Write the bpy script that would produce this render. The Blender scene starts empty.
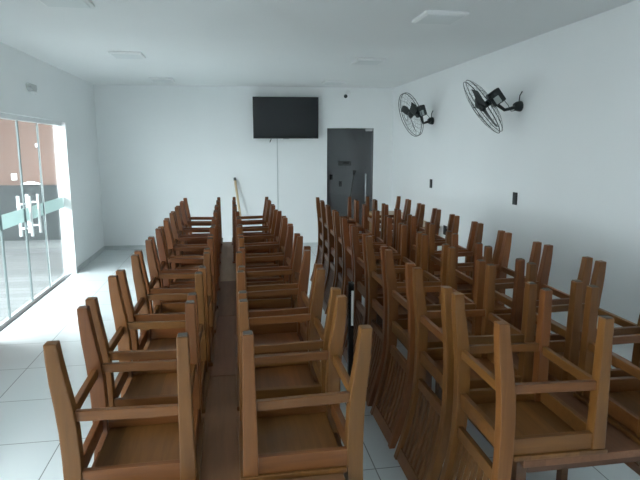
import bpy, bmesh, math, random
from mathutils import Vector, Matrix
random.seed(7)
PI = math.pi
scn = bpy.context.scene
COL = scn.collection

# ------------------------------------------------------------------ materials
def mat(name, color, rough=0.5, metal=0.0, spec=0.5):
    m = bpy.data.materials.new(name); m.use_nodes = True
    b = m.node_tree.nodes['Principled BSDF']
    b.inputs['Base Color'].default_value = (*color, 1)
    b.inputs['Roughness'].default_value = rough
    b.inputs['Metallic'].default_value = metal
    b.inputs['Specular IOR Level'].default_value = spec
    return m

def painted(name, color, rough, amount=0.04, scale=3.0, bump=0.0, spec=0.4):
    m = mat(name, color, rough, 0, spec); nt = m.node_tree; b = nt.nodes['Principled BSDF']
    tc = nt.nodes.new('ShaderNodeTexCoord'); nz = nt.nodes.new('ShaderNodeTexNoise')
    nz.inputs['Scale'].default_value = scale; nz.inputs['Detail'].default_value = 5
    nt.links.new(tc.outputs['Object'], nz.inputs['Vector'])
    r = nt.nodes.new('ShaderNodeValToRGB')
    r.color_ramp.elements[0].position = .3; r.color_ramp.elements[1].position = .7
    r.color_ramp.elements[0].color = (*[c * (1 - amount) for c in color], 1)
    r.color_ramp.elements[1].color = (*[min(1, c * (1 + amount)) for c in color], 1)
    nt.links.new(nz.outputs['Fac'], r.inputs['Fac']); nt.links.new(r.outputs['Color'], b.inputs['Base Color'])
    if bump:
        bp = nt.nodes.new('ShaderNodeBump'); bp.inputs['Strength'].default_value = bump
        bp.inputs['Distance'].default_value = .002
        n2 = nt.nodes.new('ShaderNodeTexNoise'); n2.inputs['Scale'].default_value = 180
        nt.links.new(tc.outputs['Object'], n2.inputs['Vector'])
        nt.links.new(n2.outputs['Fac'], bp.inputs['Height']); nt.links.new(bp.outputs['Normal'], b.inputs['Normal'])
    return m

def wood(name, axis, dark, light, plank=0.0, plank_axis='X', rough=.42, shift=.16):
    """varnished timber, grain running along `axis`; plank > 0 adds glued boards of that width across plank_axis"""
    m = mat(name, light, rough, 0, .4); nt = m.node_tree; b = nt.nodes['Principled BSDF']; L = nt.links.new
    tc = nt.nodes.new('ShaderNodeTexCoord'); oi = nt.nodes.new('ShaderNodeObjectInfo')
    mp = nt.nodes.new('ShaderNodeMapping')
    s = {'X': (2.2, 26, 26), 'Y': (26, 2.2, 26), 'Z': (26, 26, 2.2)}[axis]
    mp.inputs['Scale'].default_value = s
    off = nt.nodes.new('ShaderNodeVectorMath'); off.operation = 'SCALE'
    cmb = nt.nodes.new('ShaderNodeCombineXYZ')
    for k in 'XYZ': L(oi.outputs['Random'], cmb.inputs[k])
    L(cmb.outputs[0], off.inputs[0]); off.inputs['Scale'].default_value = 37
    L(tc.outputs['Object'], mp.inputs['Vector']); L(off.outputs[0], mp.inputs['Location'])
    n = nt.nodes.new('ShaderNodeTexNoise'); n.inputs['Scale'].default_value = 1.6
    n.inputs['Detail'].default_value = 6; n.inputs['Roughness'].default_value = .6; n.inputs['Distortion'].default_value = .5
    L(mp.outputs['Vector'], n.inputs['Vector'])
    r = nt.nodes.new('ShaderNodeValToRGB')
    r.color_ramp.elements[0].position = .28; r.color_ramp.elements[1].position = .72
    r.color_ramp.elements[0].color = (*dark, 1); r.color_ramp.elements[1].color = (*light, 1)
    L(n.outputs['Fac'], r.inputs['Fac'])
    hs = nt.nodes.new('ShaderNodeHueSaturation')
    mr = nt.nodes.new('ShaderNodeMapRange'); mr.inputs['To Min'].default_value = 1 - shift; mr.inputs['To Max'].default_value = 1 + shift
    hr = nt.nodes.new('ShaderNodeMapRange'); hr.inputs['To Min'].default_value = .492; hr.inputs['To Max'].default_value = .506
    src = oi.outputs['Random']
    wn2 = nt.nodes.new('ShaderNodeTexWhiteNoise'); wn2.noise_dimensions = '1D'
    L(src, wn2.inputs['W']); L(wn2.outputs['Value'], hr.inputs['Value'])
    if plank:
        sp = nt.nodes.new('ShaderNodeSeparateXYZ'); L(tc.outputs['Object'], sp.inputs[0])
        d = nt.nodes.new('ShaderNodeMath'); d.operation = 'DIVIDE'; d.inputs[1].default_value = plank
        L(sp.outputs[plank_axis], d.inputs[0])
        fl = nt.nodes.new('ShaderNodeMath'); fl.operation = 'FLOOR'; L(d.outputs[0], fl.inputs[0])
        ad = nt.nodes.new('ShaderNodeMath'); ad.operation = 'MULTIPLY_ADD'; ad.inputs[1].default_value = 91.7
        L(src, ad.inputs[0]); L(fl.outputs[0], ad.inputs[2])
        wn = nt.nodes.new('ShaderNodeTexWhiteNoise'); wn.noise_dimensions = '1D'
        L(ad.outputs[0], wn.inputs['W']); L(wn.outputs['Value'], mr.inputs['Value'])
    else:
        L(src, mr.inputs['Value'])
    L(mr.outputs['Result'], hs.inputs['Value']); L(hr.outputs['Result'], hs.inputs['Hue'])
    L(r.outputs['Color'], hs.inputs['Color'])
    tm = nt.nodes.new('ShaderNodeMix'); tm.data_type = 'RGBA'; tm.blend_type = 'MULTIPLY'; tm.inputs['Factor'].default_value = 1
    L(hs.outputs['Color'], tm.inputs['A']); L(oi.outputs['Color'], tm.inputs['B']); L(tm.outputs['Result'], b.inputs['Base Color'])
    bp = nt.nodes.new('ShaderNodeBump'); bp.inputs['Strength'].default_value = .12; bp.inputs['Distance'].default_value = .001
    L(n.outputs['Fac'], bp.inputs['Height']); L(bp.outputs['Normal'], b.inputs['Normal'])
    return m

def glass(name, tint, refl=.035, rough=.02):
    m = bpy.data.materials.new(name); m.use_nodes = True; nt = m.node_tree
    nt.nodes.clear(); L = nt.links.new
    o = nt.nodes.new('ShaderNodeOutputMaterial'); mx = nt.nodes.new('ShaderNodeMixShader')
    t = nt.nodes.new('ShaderNodeBsdfTransparent'); t.inputs[0].default_value = (*tint, 1)
    g = nt.nodes.new('ShaderNodeBsdfGlossy'); g.inputs['Roughness'].default_value = rough
    lw = nt.nodes.new('ShaderNodeLayerWeight'); lw.inputs['Blend'].default_value = .5
    pw = nt.nodes.new('ShaderNodeMath'); pw.operation = 'POWER'; pw.inputs[1].default_value = 5
    ml = nt.nodes.new('ShaderNodeMath'); ml.operation = 'MULTIPLY_ADD'; ml.inputs[1].default_value = .8; ml.inputs[2].default_value = refl
    L(lw.outputs['Facing'], pw.inputs[0]); L(pw.outputs[0], ml.inputs[0]); L(ml.outputs[0], mx.inputs[0]); L(t.outputs[0], mx.inputs[1]); L(g.outputs[0], mx.inputs[2])
    L(mx.outputs[0], o.inputs['Surface'])
    return m

WD, WL = (0.0922, 0.0335, 0.0071), (0.1404, 0.0530, 0.0117)
W_Z = wood('chair_wood_upright', 'Z', WD, WL)
W_X = wood('chair_wood_along', 'X', WD, WL)
W_Y = wood('chair_wood_across', 'Y', WD, WL)
W_SEAT = wood('chair_seat_boards', 'Y', (0.0828, 0.0289, 0.0067), (0.1310, 0.0491, 0.0117), plank=.088, plank_axis='X', shift=.24)
W_BACK = wood('chair_back_wood', 'Z', (0.0792, 0.0296, 0.0078), (0.1210, 0.0476, 0.0122))
W_TABLE = wood('table_boards', 'Y', (.135, .058, .026), (.19, .085, .038), plank=.10, plank_axis='X', shift=.12, rough=.6)
W_TABLE_PALE = wood('table_boards_pale', 'Y', (.26, .165, .105), (.34, .22, .145), plank=.10, plank_axis='X', shift=.12, rough=.6)
W_APRON = wood('table_apron_wood', 'X', (.07, .028, .012), (.12, .052, .022))
W_SIDE = wood('side_table_wood', 'Y', (.26, .15, .075), (.38, .25, .14), plank=.14, plank_axis='X')
W_BROOM = wood('broom_wood', 'Z', (.62, .44, .25), (.8, .62, .4))
WALL = painted('wall_paint', (.855, .875, .88), .5, .012, 1.2, .08)
CEIL = painted('ceiling_paint', (.835, .85, .85), .7, .012, .9, .05)
SKIRT = painted('skirting_tile', (.55, .59, .59), .3, .05, 5)
BLACK = mat('black_plastic', (.012, .018, .018), .38)
BLACK_MATTE = mat('black_socket_plastic', (.01, .012, .013), .5)
STEEL_BLACK = mat('black_painted_steel', (.015, .015, .016), .16, .0, .7)
WIRE = mat('cage_wire', (.03, .04, .04), .35, .6)
GREYPLATE = mat('grey_label_plate', (.42, .46, .45), .5)
WHITE = mat('white_enamel', (.85, .86, .86), .35)
WHITEM = mat('white_aluminium', (.8, .82, .82), .3, .15)
ALU = mat('brushed_metal', (.62, .65, .66), .28, .9)
TRACK = mat('dark_track', (.08, .09, .09), .4, .5)
DIFF = mat('lamp_diffuser', (.72, .75, .75), .35)
SEAL = mat('clear_seal_strip', (.16, .2, .2), .25)
PAD = mat('grey_felt_pad', (.085, .07, .058), .9)
CABLE = mat('grey_cable', (.56, .59, .59), .5)
SCREEN = mat('tv_screen', (.005, .007, .01), .12, 0, .4)
BEZEL = mat('tv_bezel', (.012, .012, .013), .3)
FILM = mat('frosted_film', (.72, .82, .80), .6)
def _film():
    nt = FILM.node_tree; L = nt.links.new; b = nt.nodes['Principled BSDF']; o = nt.nodes['Material Output']
    t = nt.nodes.new('ShaderNodeBsdfTranslucent'); t.inputs[0].default_value = (.6, .7, .69, 1)
    mx = nt.nodes.new('ShaderNodeMixShader'); mx.inputs[0].default_value = .5
    L(b.outputs[0], mx.inputs[1]); L(t.outputs[0], mx.inputs[2]); L(mx.outputs[0], o.inputs['Surface'])
_film()
G_CLEAR = glass('clear_glass', (.94, .97, .96))
G_GREY = glass('grey_tinted_glass', (.78, .77, .78), .05)
BACKROOM = painted('back_room_paint', (.62, .66, .665), .7, .04, 2)
TERRA = painted('terracotta_render', (.20, .12, .095), .8, .04, 2, .2)
SLATE = painted('slate_cladding', (.024, .03, .032), .55, .12, 3)
CLOTH = mat('white_cloth', (.85, .86, .86), .8)
PILLAR = painted('white_render', (.88, .89, .88), .7, .02, 2)

def floor_mat():
    m = mat('white_porcelain_tiles', (.8, .82, .82), .16, 0, .5); nt = m.node_tree; b = nt.nodes['Principled BSDF']; L = nt.links.new
    tc = nt.nodes.new('ShaderNodeTexCoord'); mp = nt.nodes.new('ShaderNodeMapping')
    mp.inputs['Location'].default_value = (1.05, -3.27, 0)
    L(tc.outputs['Object'], mp.inputs['Vector'])
    br = nt.nodes.new('ShaderNodeTexBrick'); br.offset = 0; br.squash = 1
    br.inputs['Scale'].default_value = 1; br.inputs['Brick Width'].default_value = .6; br.inputs['Row Height'].default_value = .6
    br.inputs['Mortar Size'].default_value = .0035; br.inputs['Mortar Smooth'].default_value = .1
    br.inputs['Color1'].default_value = (.68, .72, .73, 1); br.inputs['Color2'].default_value = (.65, .695, .705, 1)
    br.inputs['Mortar'].default_value = (.20, .22, .22, 1)
    L(mp.outputs['Vector'], br.inputs['Vector'])
    L(br.outputs['Color'], b.inputs['Base Color'])
    r = nt.nodes.new('ShaderNodeMapRange'); r.inputs['To Min'].default_value = .16; r.inputs['To Max'].default_value = .7
    L(br.outputs['Fac'], r.inputs['Value']); L(r.outputs['Result'], b.inputs['Roughness'])
    return m
FLOOR = floor_mat()

def deck_mat():
    m = mat('grey_deck_boards', (.6, .62, .62), .5); nt = m.node_tree; b = nt.nodes['Principled BSDF']; L = nt.links.new
    tc = nt.nodes.new('ShaderNodeTexCoord'); br = nt.nodes.new('ShaderNodeTexBrick'); br.offset = .5
    br.inputs['Scale'].default_value = 1; br.inputs['Brick Width'].default_value = 2.4; br.inputs['Row Height'].default_value = .16
    br.inputs['Mortar Size'].default_value = .008
    br.inputs['Color1'].default_value = (.20, .207, .21, 1); br.inputs['Color2'].default_value = (.14, .145, .147, 1)
    br.inputs['Mortar'].default_value = (.09, .09, .09, 1)
    L(tc.outputs['Object'], br.inputs['Vector']); L(br.outputs['Color'], b.inputs['Base Color'])
    return m
DECK = deck_mat()

# ------------------------------------------------------------------ geometry helpers
class MB:
    def __init__(s): s.bm = bmesh.new()
    def _merge(s, b2):
        me = bpy.data.meshes.new('tmp'); b2.to_mesh(me); b2.free(); s.bm.from_mesh(me); bpy.data.meshes.remove(me)
    def box(s, c, d, rot=None, bevel=0.0):
        b2 = bmesh.new(); bmesh.ops.create_cube(b2, size=1)
        bmesh.ops.scale(b2, vec=Vector(d), verts=b2.verts)
        if bevel: bmesh.ops.bevel(b2, geom=list(b2.edges), offset=bevel, segments=2, affect='EDGES', profile=.6)
        mt = Matrix.Translation(Vector(c))
        if rot is not None: mt = mt @ (rot if isinstance(rot, Matrix) else Matrix(rot)).to_4x4()
        bmesh.ops.transform(b2, matrix=mt, verts=b2.verts)
        s._merge(b2); return s
    def loft(s, secs, bevel=0.0):
        """rectangular sections (cx, cy, cz, sx, sy) stacked along z"""
        b2 = bmesh.new(); rings = []
        for cx, cy, cz, sx, sy in secs:
            rings.append([b2.verts.new((cx + a * sx / 2, cy + b * sy / 2, cz)) for a, b in ((-1, -1), (1, -1), (1, 1), (-1, 1))])
        for r0, r1 in zip(rings, rings[1:]):
            for k in range(4): b2.faces.new((r0[k], r0[(k + 1) % 4], r1[(k + 1) % 4], r1[k]))
        b2.faces.new(rings[0][::-1]); b2.faces.new(rings[-1])
        bmesh.ops.recalc_face_normals(b2, faces=b2.faces)
        if bevel:
            ed = [e for e in b2.edges if abs(e.calc_face_angle(0)) > .6]
            bmesh.ops.bevel(b2, geom=ed, offset=bevel, segments=2, affect='EDGES', profile=.6)
        s._merge(b2); return s
    def tube(s, pts, r, n=8, closed=False, caps=True):
        pts = [Vector(p) for p in pts]; N = len(pts)
        rr = r if isinstance(r, (list, tuple)) else [r] * N
        b2 = bmesh.new(); rings = []; up = None
        for i, p in enumerate(pts):
            a = pts[(i - 1) % N] if (i > 0 or closed) else p
            c = pts[(i + 1) % N] if (i < N - 1 or closed) else p
            t = (c - a).normalized()
            if up is None:
                up = Vector((0, 0, 1)) if abs(t.z) < .9 else Vector((1, 0, 0))
            u = (up - t * up.dot(t)).normalized(); up = u; v = t.cross(u)
            rings.append([b2.verts.new(p + rr[i] * (math.cos(2 * PI * k / n) * u + math.sin(2 * PI * k / n) * v)) for k in range(n)])
        pairs = list(zip(rings, rings[1:])) + ([(rings[-1], rings[0])] if closed else [])
        for r0, r1 in pairs:
            for k in range(n): b2.faces.new((r0[k], r0[(k + 1) % n], r1[(k + 1) % n], r1[k]))
        if caps and not closed: b2.faces.new(rings[0][::-1]); b2.faces.new(rings[-1])
        bmesh.ops.recalc_face_normals(b2, faces=b2.faces)
        for f in b2.faces: f.smooth = n > 5 and len(f.verts) == 4
        s._merge(b2); return s
    def lathe(s, prof, frame, n=20):
        """profile (radius, height) spun about the frame's z"""
        b2 = bmesh.new(); rings = []
        for r, z in prof:
            rings.append([b2.verts.new((max(r, 1e-4) * math.cos(2 * PI * k / n), max(r, 1e-4) * math.sin(2 * PI * k / n), z)) for k in range(n)])
        for r0, r1 in zip(rings, rings[1:]):
            for k in range(n):
                f = b2.faces.new((r0[k], r0[(k + 1) % n], r1[(k + 1) % n], r1[k])); f.smooth = True
        b2.faces.new(rings[0][::-1]); b2.faces.new(rings[-1])
        bmesh.ops.transform(b2, matrix=frame, verts=b2.verts)
        bmesh.ops.recalc_face_normals(b2, faces=b2.faces)
        s._merge(b2); return s
    def build(s, name, m, parent=None, loc=None, rot=None):
        me = bpy.data.meshes.new(name); s.bm.to_mesh(me); s.bm.free()
        o = bpy.data.objects.new(name, me); COL.objects.link(o)
        me.materials.append(m)
        if parent: o.parent = parent
        if loc is not None: o.location = loc
        if rot is not None: o.rotation_euler = rot
        return o

def tag(o, label=None, cat=None, group=None, kind=None):
    if label: o['label'] = label
    if cat: o['category'] = cat
    if group: o['group'] = group
    if kind: o['kind'] = kind
    return o

def empty(name, loc, rz=0.0):
    o = bpy.data.objects.new(name, None); COL.objects.link(o)
    o.location = loc; o.rotation_euler = (0, 0, rz); o.empty_display_size = .1
    return o

def copy_tree(o, parent=None):
    c = o.copy(); COL.objects.link(c)
    if parent: c.parent = parent
    for ch in list(o.children): copy_tree(ch, c)
    return c

def struct(o, label=None):
    o['kind'] = 'structure'
    if label: o['label'] = label
    return o

def frame_to(p, z):
    """matrix at p whose z axis is `z`"""
    z = Vector(z).normalized(); a = Vector((0, 0, 1)) if abs(z.z) < .95 else Vector((0, 1, 0))
    x = a.cross(z).normalized(); y = z.cross(x)
    m = Matrix((x, y, z)).transposed().to_4x4(); m.translation = Vector(p); return m

# ------------------------------------------------------------------ the room
XL, XR, H = -2.18, 2.85, 2.77
YB, YBR, YF = 9.78, 9.43, -1.6          # back wall runs slightly askew
TH = .15
TB = math.atan2(YBR - YB, XR - XL); LB = math.hypot(YBR - YB, XR - XL)
RB = Matrix.Rotation(TB, 3, 'Z')
def bw(x, z, off=0.0):
    """point on the back wall at world x, `off` metres into the room"""
    u = (x - XL) / math.cos(TB)
    return Vector((XL, YB, 0)) + RB @ Vector((u, -off, z))
def bw_u(x): return (x - XL) / math.cos(TB)

struct(MB().box(((XL + XR) / 2, (YF + YB) / 2 , -.05), (XR - XL + .3, YB - YF + .3, .1)).build('floor', FLOOR))
struct(MB().box(((XL + XR) / 2, (YF + YB) / 2, H + .06), (XR - XL + .3, YB - YF + .3, .12)).build('ceiling', CEIL))
struct(MB().box((XR + TH / 2, (YF + YBR) / 2, H / 2), (TH, YBR - YF + .3, H)).build('wall_right', WALL))
struct(MB().box(((XL + XR) / 2, YF - TH / 2, H / 2), (XR - XL + .3, TH, H)).build('wall_front', WALL))
# left wall with two glazed openings: the one in the photograph and one beside the camera
GY0, GY1, GH = 5.10, 8.0, 2.09
HY0, HY1 = -.7, 2.5
w = MB()
w.box((XL - TH / 2, (YF + HY0) / 2, H / 2), (TH, HY0 - YF, H))
w.box((XL - TH / 2, (HY1 + GY0) / 2, H / 2), (TH, GY0 - HY1, H))
w.box((XL - TH / 2, (GY1 + YB + .15) / 2, H / 2), (TH, YB + .15 - GY1, H))
w.box((XL - TH / 2, (GY0 + GY1) / 2, (H + GH) / 2), (TH, GY1 - GY0, H - GH))
w.box((XL - TH / 2, (HY0 + HY1) / 2, (H + GH) / 2), (TH, HY1 - HY0, H - GH))
struct(w.build('wall_left', WALL))
# back wall with the doorway
DX0, DX1, DH = 1.69, 2.51, 2.085
u0, u1 = bw_u(DX0), bw_u(DX1)
w = MB()
w.box((u0 / 2, TH / 2, H / 2), (u0, TH, H))
w.box(((u1 + LB + .15) / 2, TH / 2, H / 2), (LB + .15 - u1, TH, H))
w.box(((u0 + u1) / 2, TH / 2, (H + DH) / 2), (u1 - u0, TH, H - DH))
struct(w.build('wall_back', WALL, loc=(XL, YB, 0), rot=(0, 0, TB)))
struct(MB().box((u0 / 2 - .004, -.006, .035), (u0 - .01, .012, .07)).box(((u1 + LB) / 2, -.006, .035), (LB - u1 - .02, .012, .07))
       .build('baseboard_back', SKIRT, loc=(XL, YB, 0), rot=(0, 0, TB)))
struct(MB().box((XL + .006, (GY1 + YB) / 2 + .01, .035), (.012, YB - GY1 - .05, .07)).build('baseboard_left', SKIRT))
struct(MB().box((XR - .006, (YF + YBR) / 2, .035), (.012, YBR - YF - .03, .07)).build('baseboard_right', SKIRT))

# dim room behind the grey glass door
bk = MB()
bk.box(((u0 + u1) / 2 - .1, 1.65, 1.3), (2.0, .1, 2.6))
bk.box(((u0 + u1) / 2 - 1.05, .9, 1.3), (.1, 1.45, 2.6))
bk.box(((u0 + u1) / 2 + .85, .9, 1.3), (.1, 1.45, 2.6))
struct(bk.build('wall_passage', BACKROOM, loc=(XL, YB, 0), rot=(0, 0, TB)))
struct(MB().box(((u0 + u1) / 2 - .1, .9, -.05), (2.0, 1.45, .1)).build('floor_passage', BACKROOM, loc=(XL, YB, 0), rot=(0, 0, TB)))
struct(MB().box(((u0 + u1) / 2 - .1, .9, 2.65), (2.0, 1.5, .1)).build('ceiling_passage', BACKROOM, loc=(XL, YB, 0), rot=(0, 0, TB)))

# grey glass door in the back wall
d2 = struct(empty('door_2', (XL, YB, 0), TB), 'grey tinted glass door in the back wall')
MB().box(((u0 + u1) / 2, .05, DH / 2), (u1 - u0 - .012, .01, DH - .016)).build('pane', G_GREY, d2)
h = MB().tube([(u1 - .13, .005, .80), (u1 - .13, .005, 1.29)], .013, 10)
for z in (.86, 1.23): h.tube([(u1 - .13, .005, z), (u1 - .13, .044, z)], .008, 8)
tag(h.build('handle', ALU, d2), 'brushed metal bar handle')
tag(MB().box((u1 - .075, .05, DH - .03), (.13, .03, .045), bevel=.004).build('hinge', ALU, d2), 'metal patch hinge at the top corner')
MB().box((u1 - .003, .05, DH / 2), (.006, .05, DH - .01)).build('frame', TRACK, d2)

def wbox(mb, P, d, rot=None): return mb.box(P, d, rot)

# things in the dim room
def pas(u, v, z): return Vector((XL, YB, 0)) + RB @ Vector((u, v, z))
for (x, z, nm, lb) in ((1.945, 1.15, 'wall_socket', 'black wall socket behind the grey glass door, higher of the two'),
                       (2.135, 1.01, 'wall_socket', 'black wall socket behind the grey glass door, lower of the two')):
    o = MB().box((0, 0, 0), (.062, .02, .11), bevel=.004).build(nm, BLACK_MATTE, None, pas(bw_u(x), 1.588, z), (0, 0, TB))
    tag(o, lb, 'socket', 'sockets in the room behind the glass door')
sb = MB().box((0, 0, 0), (.26, .05, .09), bevel=.004).build('wall_box', mat('grey_box', (.2, .22, .22), .5), None, pas(bw_u(2.22), 1.572, 1.43), (0, 0, TB))
tag(sb, 'small grey box on the wall behind the grey glass door', 'box')
MB().box((0.03, -.028, .01), (.12, .008, .04)).build('window', BLACK_MATTE, sb)
br = empty('broom', pas(bw_u(2.19), 1.2, 0), TB)
tag(br, 'dark long-handled broom leaning in the room behind the grey glass door', 'broom')
MB().tube([(.0, .0, .10), (.2, .22, 1.22)], .013, 8).build('handle', BLACK_MATTE, br)
MB().box((.0, .0, .055), (.26, .05, .11), bevel=.01).build('head', BLACK_MATTE, br)
MB().tube([(.2, .22, 1.2), (.215, .23, 1.29)], [.02, .035], 8).build('grip', BLACK_MATTE, br)

# frameless sliding glass doors in the left wall
def glass_wall(name, y0, y1, joints, handles):
    d = struct(empty(name, (XL - .075, 0, 0)))
    tr = MB().box((0, (y0 + y1) / 2, GH - .025), (.09, y1 - y0, .05)).build('top_rail', WHITEM, d)
    MB().box((0, (y0 + y1) / 2, .004), (.06, y1 - y0, .008)).build('floor_track', TRACK, d)
    MB().box((.03, y1 - .03, GH / 2), (.12, .06, GH)).build('jamb', WHITE, d)
    MB().box((.03, y0 + .03, GH / 2), (.12, .06, GH)).build('jamb', WHITE, d)
    js = [y0 + .06] + joints + [y1 - .06]
    for a, b in zip(js, js[1:]):
        MB().box((0, (a + b) / 2, (GH - .05) / 2 + .01), (.008, b - a - .006, GH - .07)).build('pane', G_CLEAR, d)
        tag(MB().box((-.0065, (a + b) / 2, 1.01), (.003, b - a - .01, .15)).build('frosted_band', FILM, d), 'frosted safety band across the glass')
    for j in joints:
        MB().box((0, j - .012, GH / 2), (.016, .007, GH - .06)).build('seal', SEAL, d)
        MB().box((0, j + .012, GH / 2), (.016, .007, GH - .06)).build('seal', WHITEM if abs(j - 7.1) < .01 else SEAL, d)
    for y in handles:
        hb = MB()
        for s in (-1, 1):
            hb.tube([(s * .06, y, .77), (s * .06, y, 1.22)], .017, 10)
        for z in (.86, 1.13): hb.tube([(-.06, y, z), (.06, y, z)], .012, 8)
        tag(hb.build('handle', WHITE, d), 'white double-sided bar handle')
    return d
glass_wall('door_1', GY0, GY1, [5.80, 6.46, 7.10], [6.47, 6.74])
glass_wall('door_3', HY0, HY1, [-.06, .58, 1.22, 1.86], [.45, .71])

# the patio outside
struct(MB().box((-6.2, 4.5, -.08), (7.74, 15, .1)).build('patio_floor', DECK))
struct(MB().box((-5.55, 9.5, 2.75), (6.4, 3.9, .12)).build('added_patio_roof', PILLAR))  # unseen roof, added to dim the patio and its end wall
struct(MB().box((-2.95, 5.0, 2.78), (1.2, 5.08, .1)).build('added_patio_eave', PILLAR))  # unseen eave, added to cut overhead sky light by the door
struct(MB().box((-8.6, 4.5, .4), (.2, 14.5, .9)).build('added_patio_wall', TERRA))  # unseen wall, added to enclose the patio; kept low to pass sky light
pw = struct(MB().box((-5.5, 11.55, 2.1), (6.4, .3, 4.2)).build('patio_wall', TERRA), 'terracotta wall across the patio')
struct(MB().box((-5.5, 11.32, .5), (6.4, .16, 1.06)).build('patio_wainscot', SLATE), 'dark slate ledge along the patio wall')
struct(MB().box((-2.402, 8.58, 1.3), (.135, .26, 2.7)).build('patio_pillar', PILLAR), 'white pillar outside the glass door')
for (x, z, s, lb) in ((-4.107, 1.19, (.10, .02, .13), 'white switch plate low on the terracotta patio wall'),
                      (-3.647, 1.79, (.07, .02, .07), 'small white plate higher on the terracotta patio wall')):
    o = MB().box((0, 0, 0), s, bevel=.004).build('switch_plate', WHITE, None, (x, 11.39, z))
    tag(o, lb, 'switch')
bm = bmesh.new(); bmesh.ops.create_grid(bm, x_segments=14, y_segments=10, size=.5)
for v in bm.verts:
    x, y = v.co.x, v.co.y
    v.co = Vector((x * .34, y * .13, .008 + .055 * max(0, math.cos(x * 3.0)) * max(0, math.cos(y * 3.0)) + .014 * abs(math.sin(11 * x + 5 * y))))
g = bmesh.ops.solidify(bm, geom=list(bm.faces), thickness=-.006)
me = bpy.data.meshes.new('folded_cloth'); bm.to_mesh(me); bm.free(); me.materials.append(CLOTH)
o = bpy.data.objects.new('folded_cloth', me); COL.objects.link(o); o.location = (-3.79, 11.32, 1.031)
tag(o, 'crumpled white cloth lying on the dark slate ledge outside', 'cloth')

# ------------------------------------------------------------------ chairs (built as they stand: upside down, seat on the table top)
FX = .335                      # distance between rear and front legs
SW = .18                       # half spacing of the legs across
REAR = [(.482, -.033, .036, .040), (.43, -.029, .041, .041), (.36, -.021, .047, .042), (.29, -.011, .051, .042), (.21, -.003, .053, .042),
        (.12, .0, .053, .042), (.02, .0, .052, .042), (-.06, -.003, .050, .042), (-.14, -.012, .047, .040), (-.22, -.027, .044, .040),
        (-.31, -.050, .040, .038), (-.40, -.077, .036, .037), (-.48, -.105, .030, .036)]
def rear_x(z):
    for a, b in zip(REAR, REAR[1:]):
        if a[0] >= z >= b[0]:
            t = (a[0] - z) / (a[0] - b[0]); return a[1] + t * (b[1] - a[1])
def make_chair():
    t = empty('dining_chair', (0, 0, 0))
    MB().box(((.0275 + FX + .034) / 2, 0, .010), (FX + .034 - .0275, 2 * SW + .046, .018), bevel=.004).build('seat', W_SEAT, t)
    for s in (-1, 1):
        lg = MB().loft([(FX, s * SW, .482, .034, .037), (FX, s * SW, .27, .041, .041), (FX, s * SW, .0195, .049, .044)], .004).build('leg', W_Z, t)
        tag(MB().box((FX, s * SW, .4835), (.027, .03, .003)).build('foot_pad', PAD, lg), 'grey felt pad on the leg end')
        MB().loft([(x, s * SW, z, sx, sy) for z, x, sx, sy in REAR], .004).build('leg', W_Z, t)
    fr = MB()
    fr.box((FX + .006, 0, .049), (.022, 2 * SW - .036, .058), bevel=.003)
    fr.box((.0, 0, .049), (.022, 2 * SW - .036, .058), bevel=.003)
    for s in (-1, 1): fr.box((FX / 2, s * (SW + .004), .049), (FX - .036, .022, .058), bevel=.003)
    fr.build('seat_frame', W_X, t)
    for s in (-1, 1):
        MB().box((FX / 2 - .003, s * SW, .249), (FX - .030, .02, .032), Matrix.Rotation(.02, 3, 'Y'), bevel=.003).build('stretcher', W_X, t)
    MB().box((rear_x(.24), 0, .24), (.02, 2 * SW - .034, .034), bevel=.003).build('stretcher', W_Y, t)
    MB().box((FX, 0, .235), (.02, 2 * SW - .032, .034), bevel=.003).build('stretcher', W_Y, t)
    bk = MB()
    bk.box((rear_x(-.085), 0, -.085), (.022, 2 * SW - .034, .046), Matrix.Rotation(.06, 3, 'Y'), bevel=.003)
    bk.box((rear_x(-.45), 0, -.45), (.022, 2 * SW - .030, .062), Matrix.Rotation(.31, 3, 'Y'), bevel=.003)
    for k in range(7):
        y = -.135 + .045 * k
        bk.loft([(rear_x(z), y, z, .012, .024) for z in (-.10, -.17, -.25, -.33, -.43)])
    bk.build('backrest', W_BACK, t)
    return t

ZT = .713
proto = make_chair(); first = True
ORD = ['nearest the camera', 'second from the camera', 'third from the camera', 'fourth from the camera', 'fifth from the camera',
       'sixth from the camera', 'fifth from the far end', 'fourth from the far end', 'third from the far end', 'second from the far end', 'at the far end']
ORD10 = ORD[:5] + ['fifth from the far end', 'fourth from the far end', 'third from the far end', 'second from the far end', 'farthest from the camera']
SKEW = .042          # the right run bends towards the wall after its second table
YBEND = 3.33
rows = [
    (-.487, 0,  [1.79 + .473 * k for k in range(10)], 'leftmost row beside the glass doors', 'upturned chairs in the leftmost row'),
    (.374, PI,  [1.78 + .473 * k for k in range(10)], 'second row from the left', 'upturned chairs in the second row from the left'),
    (.888, 0,   [1.75 + .459 * k for k in range(10)], 'third row across the aisle', 'upturned chairs in the third row from the left'),
    (1.770, PI,  [1.75 + .459 * k for k in range(10)], 'rightmost row by the wall fans', 'upturned chairs in the rightmost row'),
]
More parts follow.
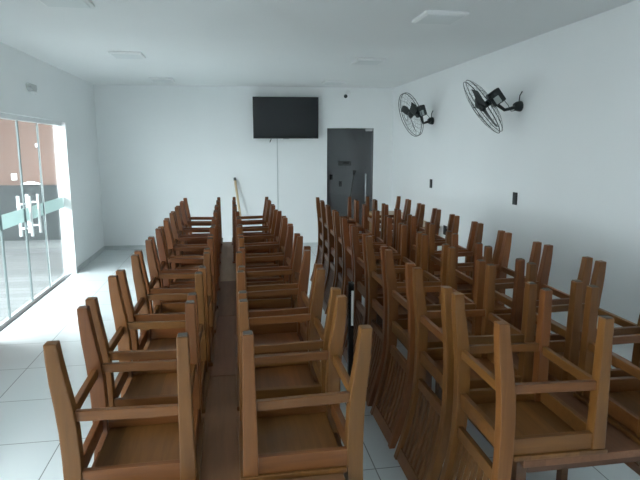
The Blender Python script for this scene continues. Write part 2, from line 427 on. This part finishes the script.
for x, rz, ys, where, grp in rows:
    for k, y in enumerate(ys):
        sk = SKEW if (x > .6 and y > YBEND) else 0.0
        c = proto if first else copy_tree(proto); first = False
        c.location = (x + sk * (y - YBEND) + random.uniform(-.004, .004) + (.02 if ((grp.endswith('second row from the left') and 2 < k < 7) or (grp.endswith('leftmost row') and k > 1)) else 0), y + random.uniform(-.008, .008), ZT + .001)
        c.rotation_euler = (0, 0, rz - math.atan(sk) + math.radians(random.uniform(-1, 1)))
        q = min(1, max(0, (k - 1) / 4)); v = random.uniform(1.13, 1.3)      # reddening farther back puts the colour of the light into the wood
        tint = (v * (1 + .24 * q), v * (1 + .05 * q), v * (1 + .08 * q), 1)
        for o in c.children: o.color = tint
        tag(c, 'upturned wooden chair, %s, %s' % (where, ORD10[k]), 'chair', grp)

bm = bmesh.new(); bmesh.ops.create_grid(bm, x_segments=12, y_segments=6, size=.5)
for v in bm.verts:
    x, y = v.co.x, v.co.y
    v.co = Vector((x * .15, y * .07, .008 + .012 * max(0, math.cos(x * 3)) * max(0, math.cos(y * 3)) + .006 * abs(math.sin(9 * x + 4 * y))))
bmesh.ops.solidify(bm, geom=list(bm.faces), thickness=-.004)
me = bpy.data.meshes.new('cloth_scrap'); bm.to_mesh(me); bm.free(); me.materials.append(CLOTH)
o = bpy.data.objects.new('cloth_scrap', me); COL.objects.link(o); o.location = (-.27, 4.60, ZT + .0215); o.rotation_euler = (0, 0, .25)
tag(o, 'small pale folded cloth lying in an upturned chair seat of the leftmost row', 'cloth')

# ------------------------------------------------------------------ tables
def make_table(top):
    t = empty('dining_table', (0, 0, 0)); W, D = .76, .912
    MB().box((0, 0, ZT - .014), (W, D, .028), bevel=.004).build('tabletop', top, t)
    ap = MB()
    for s in (-1, 1):
        ap.box((0, s * (D / 2 - .085), ZT - .063), (W - .12, .02, .07))
        ap.box((s * (W / 2 - .03), 0, ZT - .063), (.02, D - .19, .07))
    ap.build('apron', W_APRON, t)
    for sx in (-1, 1):
        for sy in (-1, 1):
            MB().box((sx * (W / 2 - .035), sy * (D / 2 - .09), (ZT - .029) / 2), (.04, .04, ZT - .029), bevel=.003).build('leg', W_APRON, t)
    return t
tp, tpale = make_table(W_TABLE), make_table(W_TABLE_PALE)
used = set()
TORD = ['nearest the camera', 'second from the camera', 'middle one of the five', 'second from the far end', 'farthest from the camera']
for x, y0, where, grp in ((-.045, 1.50, 'left run of tables', 'tables of the left run'), (1.329, 1.545, 'right run of tables', 'tables of the right run')):
    for k in range(5):
        src = tpale if (k > 2 and x < 0) else tp
        t = copy_tree(src) if src.name in used else src
        used.add(src.name)
        yc = y0 + .456 + .915 * k; sk = SKEW if (x > .6 and yc > YBEND) else 0.0
        yc += .02 if sk else 0; t.location = (x + sk * (yc - YBEND), yc, 0); t.rotation_euler = (0, 0, -math.atan(sk))
        tag(t, 'wooden table under upturned chairs in the %s, %s' % (where, TORD[k]), 'table', grp)

# slim post standing in the aisle
po = empty('post', (.712, 3.16, 0)); tag(po, 'slim black post with a white strip standing in the aisle between the chair rows', 'post')
MB().box((0, 0, .476), (.032, .032, .93), bevel=.003).build('shaft', STEEL_BLACK, po)
MB().box((0, 0, .006), (.08, .08, .012), bevel=.003).build('base', STEEL_BLACK, po)
MB().box((.006, -.0175, .78), (.014, .003, .22)).build('strip', WHITE, po)

# side table against the right wall
st = empty('side_table', (2.54, 7.95, 0))
tag(st, 'pale wooden table against the right wall behind the upturned chairs', 'table')
MB().box((0, 0, .675), (.55, 1.9, .03), bevel=.004).build('tabletop', W_SIDE, st)
MB().box((0, 0, .62), (.45, 1.78, .08)).build('apron', W_SIDE, st)
for sx in (-1, 1):
    for sy in (-1, 1): MB().box((sx * .22, sy * .89, .33), (.06, .06, .66), bevel=.004).build('leg', W_SIDE, st)

# ------------------------------------------------------------------ wall fans
def make_fan(loc, C, n, label, blade_rot, cage_r=.305):
    B = Vector(loc); t = empty('wall_fan', loc); n = Vector(n).normalized(); C = Vector(C) - B
    tag(t, label, 'fan', 'wall fans')
    F = frame_to(C, n)                         # z axis points where the fan blows
    # round plate on the wall with an upright knob
    MB().lathe([(.05, .001), (.052, .012), (.045, .05), (.028, .075)], frame_to((0, 0, 0), (-1, 0, 0)), 20).build('wall_base', BLACK, t)
    mtop = C - n * .16
    elbow = Vector((-.16, (mtop.y) * .5, -.035))
    neck = mtop - Vector((0, 0, .085))
    arm = MB().tube([(-.05, 0, -.005), (-.10, 0, -.02), elbow, neck, mtop], [.02, .017, .016, .02, .02], 10).build('arm', BLACK, t)
    MB().tube([(-.03, -.01, .03), (-.005 - .03, -.03, .10), (-.02, -.045, .14)], .006, 6).build('lever', BLACK, t)
    # motor housing: squarish box with rounded edges
    MB().box(C - n * .135, (.125, .145, .13), F.to_3x3(), bevel=.016).build('motor_housing', BLACK, t)
    mh = t.children[-1]
    side = F.to_3x3() @ Vector((1, 0, 0)); up = F.to_3x3() @ Vector((0, 1, 0))
    s = -1 if side.y > 0 else 1
    tag(MB().box(C - n * .125 + side * s * .064 - F.to_3x3() @ Vector((0, .026, 0)), (.006, .07, .056), F.to_3x3()).build('cover_plate', GREYPLATE, mh), 'grey plate on the motor side')
    MB().lathe([(.03, -.075), (.03, .0), (.046, .005), (.046, .03), (.03, .045), (.002, .05)], F, 16).build('hub', BLACK, t)
    cord = [neck + Vector((.0, 0, .02)), neck + Vector((.05, -.02, .05)), neck + Vector((.10, -.02, .0)), neck + Vector((.14, -.015, -.06)), Vector((-.06, -.01, -.04))]
    pts = []
    for i in range(len(cord) - 1):
        for k in range(4): pts.append(cord[i].lerp(cord[i + 1], k / 4))
    MB().tube(pts + [cord[-1]], .0035, 6).build('cord', BLACK, t)
    # three blades
    for k in range(3):
        a0 = blade_rot + k * 2 * PI / 3
        b2 = MB(); bmx = b2.bm; prev = None
        for i in range(9):
            q = i / 8; r = .035 + .215 * q; wd = .035 + .05 * math.sin(PI * min(1, q * .75 + .12)); sw = .28 * q * q
            row = []
            for (ss, hh) in ((-1, .5), (1, .5), (1, -.5), (-1, -.5)):
                ang = a0 + sw + ss * wd / max(r, .07) * .6
                z = .02 + ss * .020 * (1 - .3 * q) + hh * .004
                row.append(bmx.verts.new(F @ Vector((r * math.cos(ang), r * math.sin(ang), z))))
            if prev:
                for j in range(4): bmx.faces.new((prev[j], prev[(j + 1) % 4], row[(j + 1) % 4], row[j]))
            else: bmx.faces.new(row[::-1])
            prev = row
        bmx.faces.new(prev); bmesh.ops.recalc_face_normals(bmx, faces=bmx.faces)
        b2.build('blade', BLACK, t)
    # wire cage: outer rings, radial wires front and back, inner rings
    cg = MB(); R = cage_r
    def ring(r, z, w, n_=48): cg.tube([F @ Vector((r * math.cos(2 * PI * k / n_), r * math.sin(2 * PI * k / n_), z)) for k in range(n_)], w, 6, closed=True)
    ring(R, .03, .0042); ring(R, .0, .0036)
    for r, zf, zb in ((.21, .068, -.052), (.12, .085, -.07)): ring(r, zf, .0009); ring(r, zb, .0009)
    ring(.05, .09, .003, 20); ring(.075, -.075, .003, 24)
    for k in range(24):
        a = 2 * PI * k / 24; ca, sa = math.cos(a), math.sin(a)
        f = [(.05, .09), (.12, .085), (.21, .068), (.275, .048), (R, .03)]
        cg.tube([F @ Vector((r * ca, r * sa, z)) for r, z in f], 0.001, 4, caps=False)
        f = [(.075, -.075), (.12, -.07), (.21, -.052), (.275, -.025), (R, .0)]
        cg.tube([F @ Vector((r * ca, r * sa, z)) for r, z in f], 0.001, 4, caps=False)
    cg.build('cage', WIRE, t)
    return t
def ndir(tilt, az):
    t, a = math.radians(tilt), math.radians(az)
    return (-math.cos(t) * math.cos(a), -math.cos(t) * math.sin(a), -math.sin(t))
make_fan((XR, 5.12, 2.15), (2.50, 5.20, 2.155), ndir(36, -16), 'nearer black wall fan, seen almost edge-on, with a grey plate on its motor', .55)
make_fan((XR, 7.50, 2.12), (2.50, 7.40, 2.20), ndir(20, 6), 'farther black wall fan, its round wire cage turned towards the room', .35)

# switches and sockets on the right wall
for y, z, nm, lb in ((5.12, 1.24, 'wall_switch', 'black switch plate on the right wall below the nearer fan'),
                     (7.48, 1.24, 'wall_switch', 'black switch plate on the right wall below the farther fan')):
    o = empty(nm, (XR, y, z)); tag(o, lb, 'switch', 'black switch plates on the right wall')
    MB().box((-.006, 0, 0), (.012, .078, .125), bevel=.003).build('plate', BLACK_MATTE, o)
    MB().box((-.0145, 0, .0), (.005, .03, .055), bevel=.001).build('rocker', BLACK, o)
o = empty('wall_socket', (XR, 6.9, .65)); tag(o, 'black socket low on the right wall behind the chair legs', 'socket')
MB().box((-.006, 0, 0), (.012, .10, .125), bevel=.003).build('plate', BLACK_MATTE, o)
MB().box((-.0145, 0, 0), (.005, .05, .05), bevel=.001).build('insert', BLACK, o)

# ------------------------------------------------------------------ television on the back wall
tv = empty('television', bw(.975, 2.25, .10), TB); tag(tv, 'wide black flat television hanging on the back wall', 'television')
TVT = Matrix.Rotation(-.06, 3, 'X')
MB().box((0, -.02, -.004), (1.11, .05, .69), TVT.inverted(), bevel=.006).build('casing', BEZEL, tv)
MB().box((0, -.0465, .002), (1.085, .004, .66), TVT.inverted()).build('screen', SCREEN, tv)
MB().box((0, .052, .02), (.4, .095, .3)).build('wall_bracket', BLACK, tv)
MB().box((0, -.029, -.352), (.10, .02, .012)).build('sensor_bar', mat('tv_sensor', (.25, .26, .26), .3), tv)
pc = MB().tube([(-.25, .0, -.32), (-.26, -.01, -.38), (-.275, .0, -.41), (-.27, .02, -.38)], .006, 6).build('loose_plug', BLACK, tv)
cb = MB().box((0, 0, 0), (.015, .012, 1.87)).build('cable_duct', CABLE, None, bw(.825, .07 + 1.87 / 2, .0065), (0, 0, TB))
tag(cb, 'thin grey cable duct running down the wall below the television', 'cable duct')

# broom leaning on the back wall
p0, p1 = bw(.235, .06, .30), bw(.085, 1.235, .03)
b = empty('broom', (p0.x, p0.y, 0)); tag(b, 'pale wooden broom leaning against the white back wall', 'broom')
v0 = Vector((0, 0, .12)); v1 = p1 - Vector((p0.x, p0.y, 0)); dv = (v1 - v0).normalized()
MB().tube([v0, v1 - dv * .05], .02, 10).build('handle', W_BROOM, b)
MB().tube([v1 - dv * .05, v1], [.023, .021], 10).build('grip', mat('broom_grip', (.10, .12, .12), .5), b)
MB().loft([(0, 0, .005, .34, .06), (0, 0, .10, .28, .05), (0, 0, .125, .2, .04)], .004).build('head', mat('broom_bristle', (.25, .2, .15), .9), b)

# security camera
P = bw(2.0, 2.64, 0)
cc = empty('security_camera', P, TB); tag(cc, 'small black and white security camera high on the back wall', 'camera')
MB().lathe([(.045, .001), (.045, .02), (.03, .03)], frame_to((.05, 0, .03), (0, -1, 0)), 18).build('mount', WHITE, cc)
MB().tube([(.05, -.03, .03), (.04, -.06, .02), (.0, -.08, -.01)], .012, 8).build('bracket', WHITE, cc)
MB().lathe([(.015, .0), (.03, .01), (.032, .06), (.026, .07)], frame_to((.0, -.06, -.02), (-.1, -1, -.15)), 18).build('housing', BLACK, cc)

# ceiling panels
def lamp(x, y, label, sx=.34, sy=.34, rz=0):
    t = empty('ceiling_light', (x, y, H), rz); tag(t, label, 'ceiling light', 'square ceiling lights, all off')
    MB().loft([(0, 0, -.001, sx, sy), (0, 0, -.020, sx, sy), (0, 0, -.028, sx - .03, sy - .03)], .002).build('housing', WHITE, t)
    MB().box((0, 0, -.029), (sx - .05, sy - .05, .004)).build('diffuser', DIFF, t)
lamp(-1.08, 6.55, 'white square ceiling light on the left side, middle one of three going back')
lamp(-.97, 8.80, 'white square ceiling light on the left side, farthest, near the back wall')
lamp(-1.10, 4.22, 'white square ceiling light on the left side, nearest, cut by the top edge')
lamp(1.66, 4.30, 'white square ceiling light on the right side, large, nearest the camera')
lamp(1.66, 6.55, 'white square ceiling light on the right side, middle one of three going back')
lamp(1.66, 8.72, 'white square ceiling light on the right side, farthest, near the glass door')

# emergency lamp on the left wall
em = empty('emergency_light', (XL, 6.71, 2.40)); tag(em, 'small grey emergency lamp on the left wall above the glass doors', 'lamp')
MB().loft([(.031, 0, -.035, .06, .09), (.0285, 0, .0, .055, .2), (.026, 0, .045, .05, .2)], .004).build('housing', mat('grey_lamp_body', (.5, .52, .52), .5), em)
MB().box((.045, .02, -.043), (.05, .10, .018), bevel=.004).build('lens', WHITE, em)

# ------------------------------------------------------------------ daylight
wd = bpy.data.worlds.new('sky'); scn.world = wd; wd.use_nodes = True
nt = wd.node_tree; bg = nt.nodes['Background']
bg.inputs['Strength'].default_value = 9.0            # overcast sky: three times brighter overhead than at the horizon
tc = nt.nodes.new('ShaderNodeTexCoord'); sp = nt.nodes.new('ShaderNodeSeparateXYZ'); rp = nt.nodes.new('ShaderNodeValToRGB')
nt.links.new(tc.outputs['Generated'], sp.inputs[0]); nt.links.new(sp.outputs['Z'], rp.inputs['Fac']); nt.links.new(rp.outputs['Color'], bg.inputs['Color'])
rp.color_ramp.elements[0].color = (.42, .45, .475, 1); rp.color_ramp.elements[1].color = (.86, .91, .955, 1)
def portal(name, y0, y1):
    l = bpy.data.lights.new(name, 'AREA'); l.shape = 'RECTANGLE'; l.size = y1 - y0; l.size_y = GH
    l.cycles.is_portal = True
    o = bpy.data.objects.new(name, l); COL.objects.link(o)
    o.location = (XL - .16, (y0 + y1) / 2, GH / 2)
    o.rotation_euler = Matrix(((0, 0, -1), (1, 0, 0), (0, -1, 0))).to_euler()   # replaced just below
    o.rotation_euler = Vector((1, 0, 0)).to_track_quat('-Z', 'Z').to_euler()
portal('daylight_door', GY0, GY1); portal('daylight_door_near', HY0, HY1)

# ------------------------------------------------------------------ camera
f = 545.0; d = Vector((229 - 320, 240 - 147.5, f)); Yc = d.normalized()
Zc = Vector((0, Yc.z, -Yc.y)).normalized(); Xc = Zc.cross(Yc)
if Xc.x < 0: Xc = -Xc
Mw = Matrix((Xc, Yc, Zc))                       # camera axes -> room axes (x right, y up, z forward)
right, up, fwd = Mw @ Vector((1, 0, 0)), Mw @ Vector((0, 1, 0)), Mw @ Vector((0, 0, 1))
cam = bpy.data.cameras.new('camera'); co = bpy.data.objects.new('camera', cam); COL.objects.link(co)
m = Matrix((right, up, -fwd)).transposed().to_4x4(); m.translation = Vector((0, 0, 1.75)); co.matrix_world = m
cam.sensor_width = 36; cam.lens = f / 640 * 36; cam.clip_start = .05
scn.camera = co

scn.view_settings.view_transform = 'Standard'; scn.view_settings.look = 'None'
scn.view_settings.gamma = 1; scn.view_settings.use_curve_mapping = False
scn.view_settings.exposure = 1.35
scn.cycles.max_bounces = 10; scn.cycles.diffuse_bounces = 6; scn.cycles.transparent_max_bounces = 12
scn.cycles.use_denoising = True
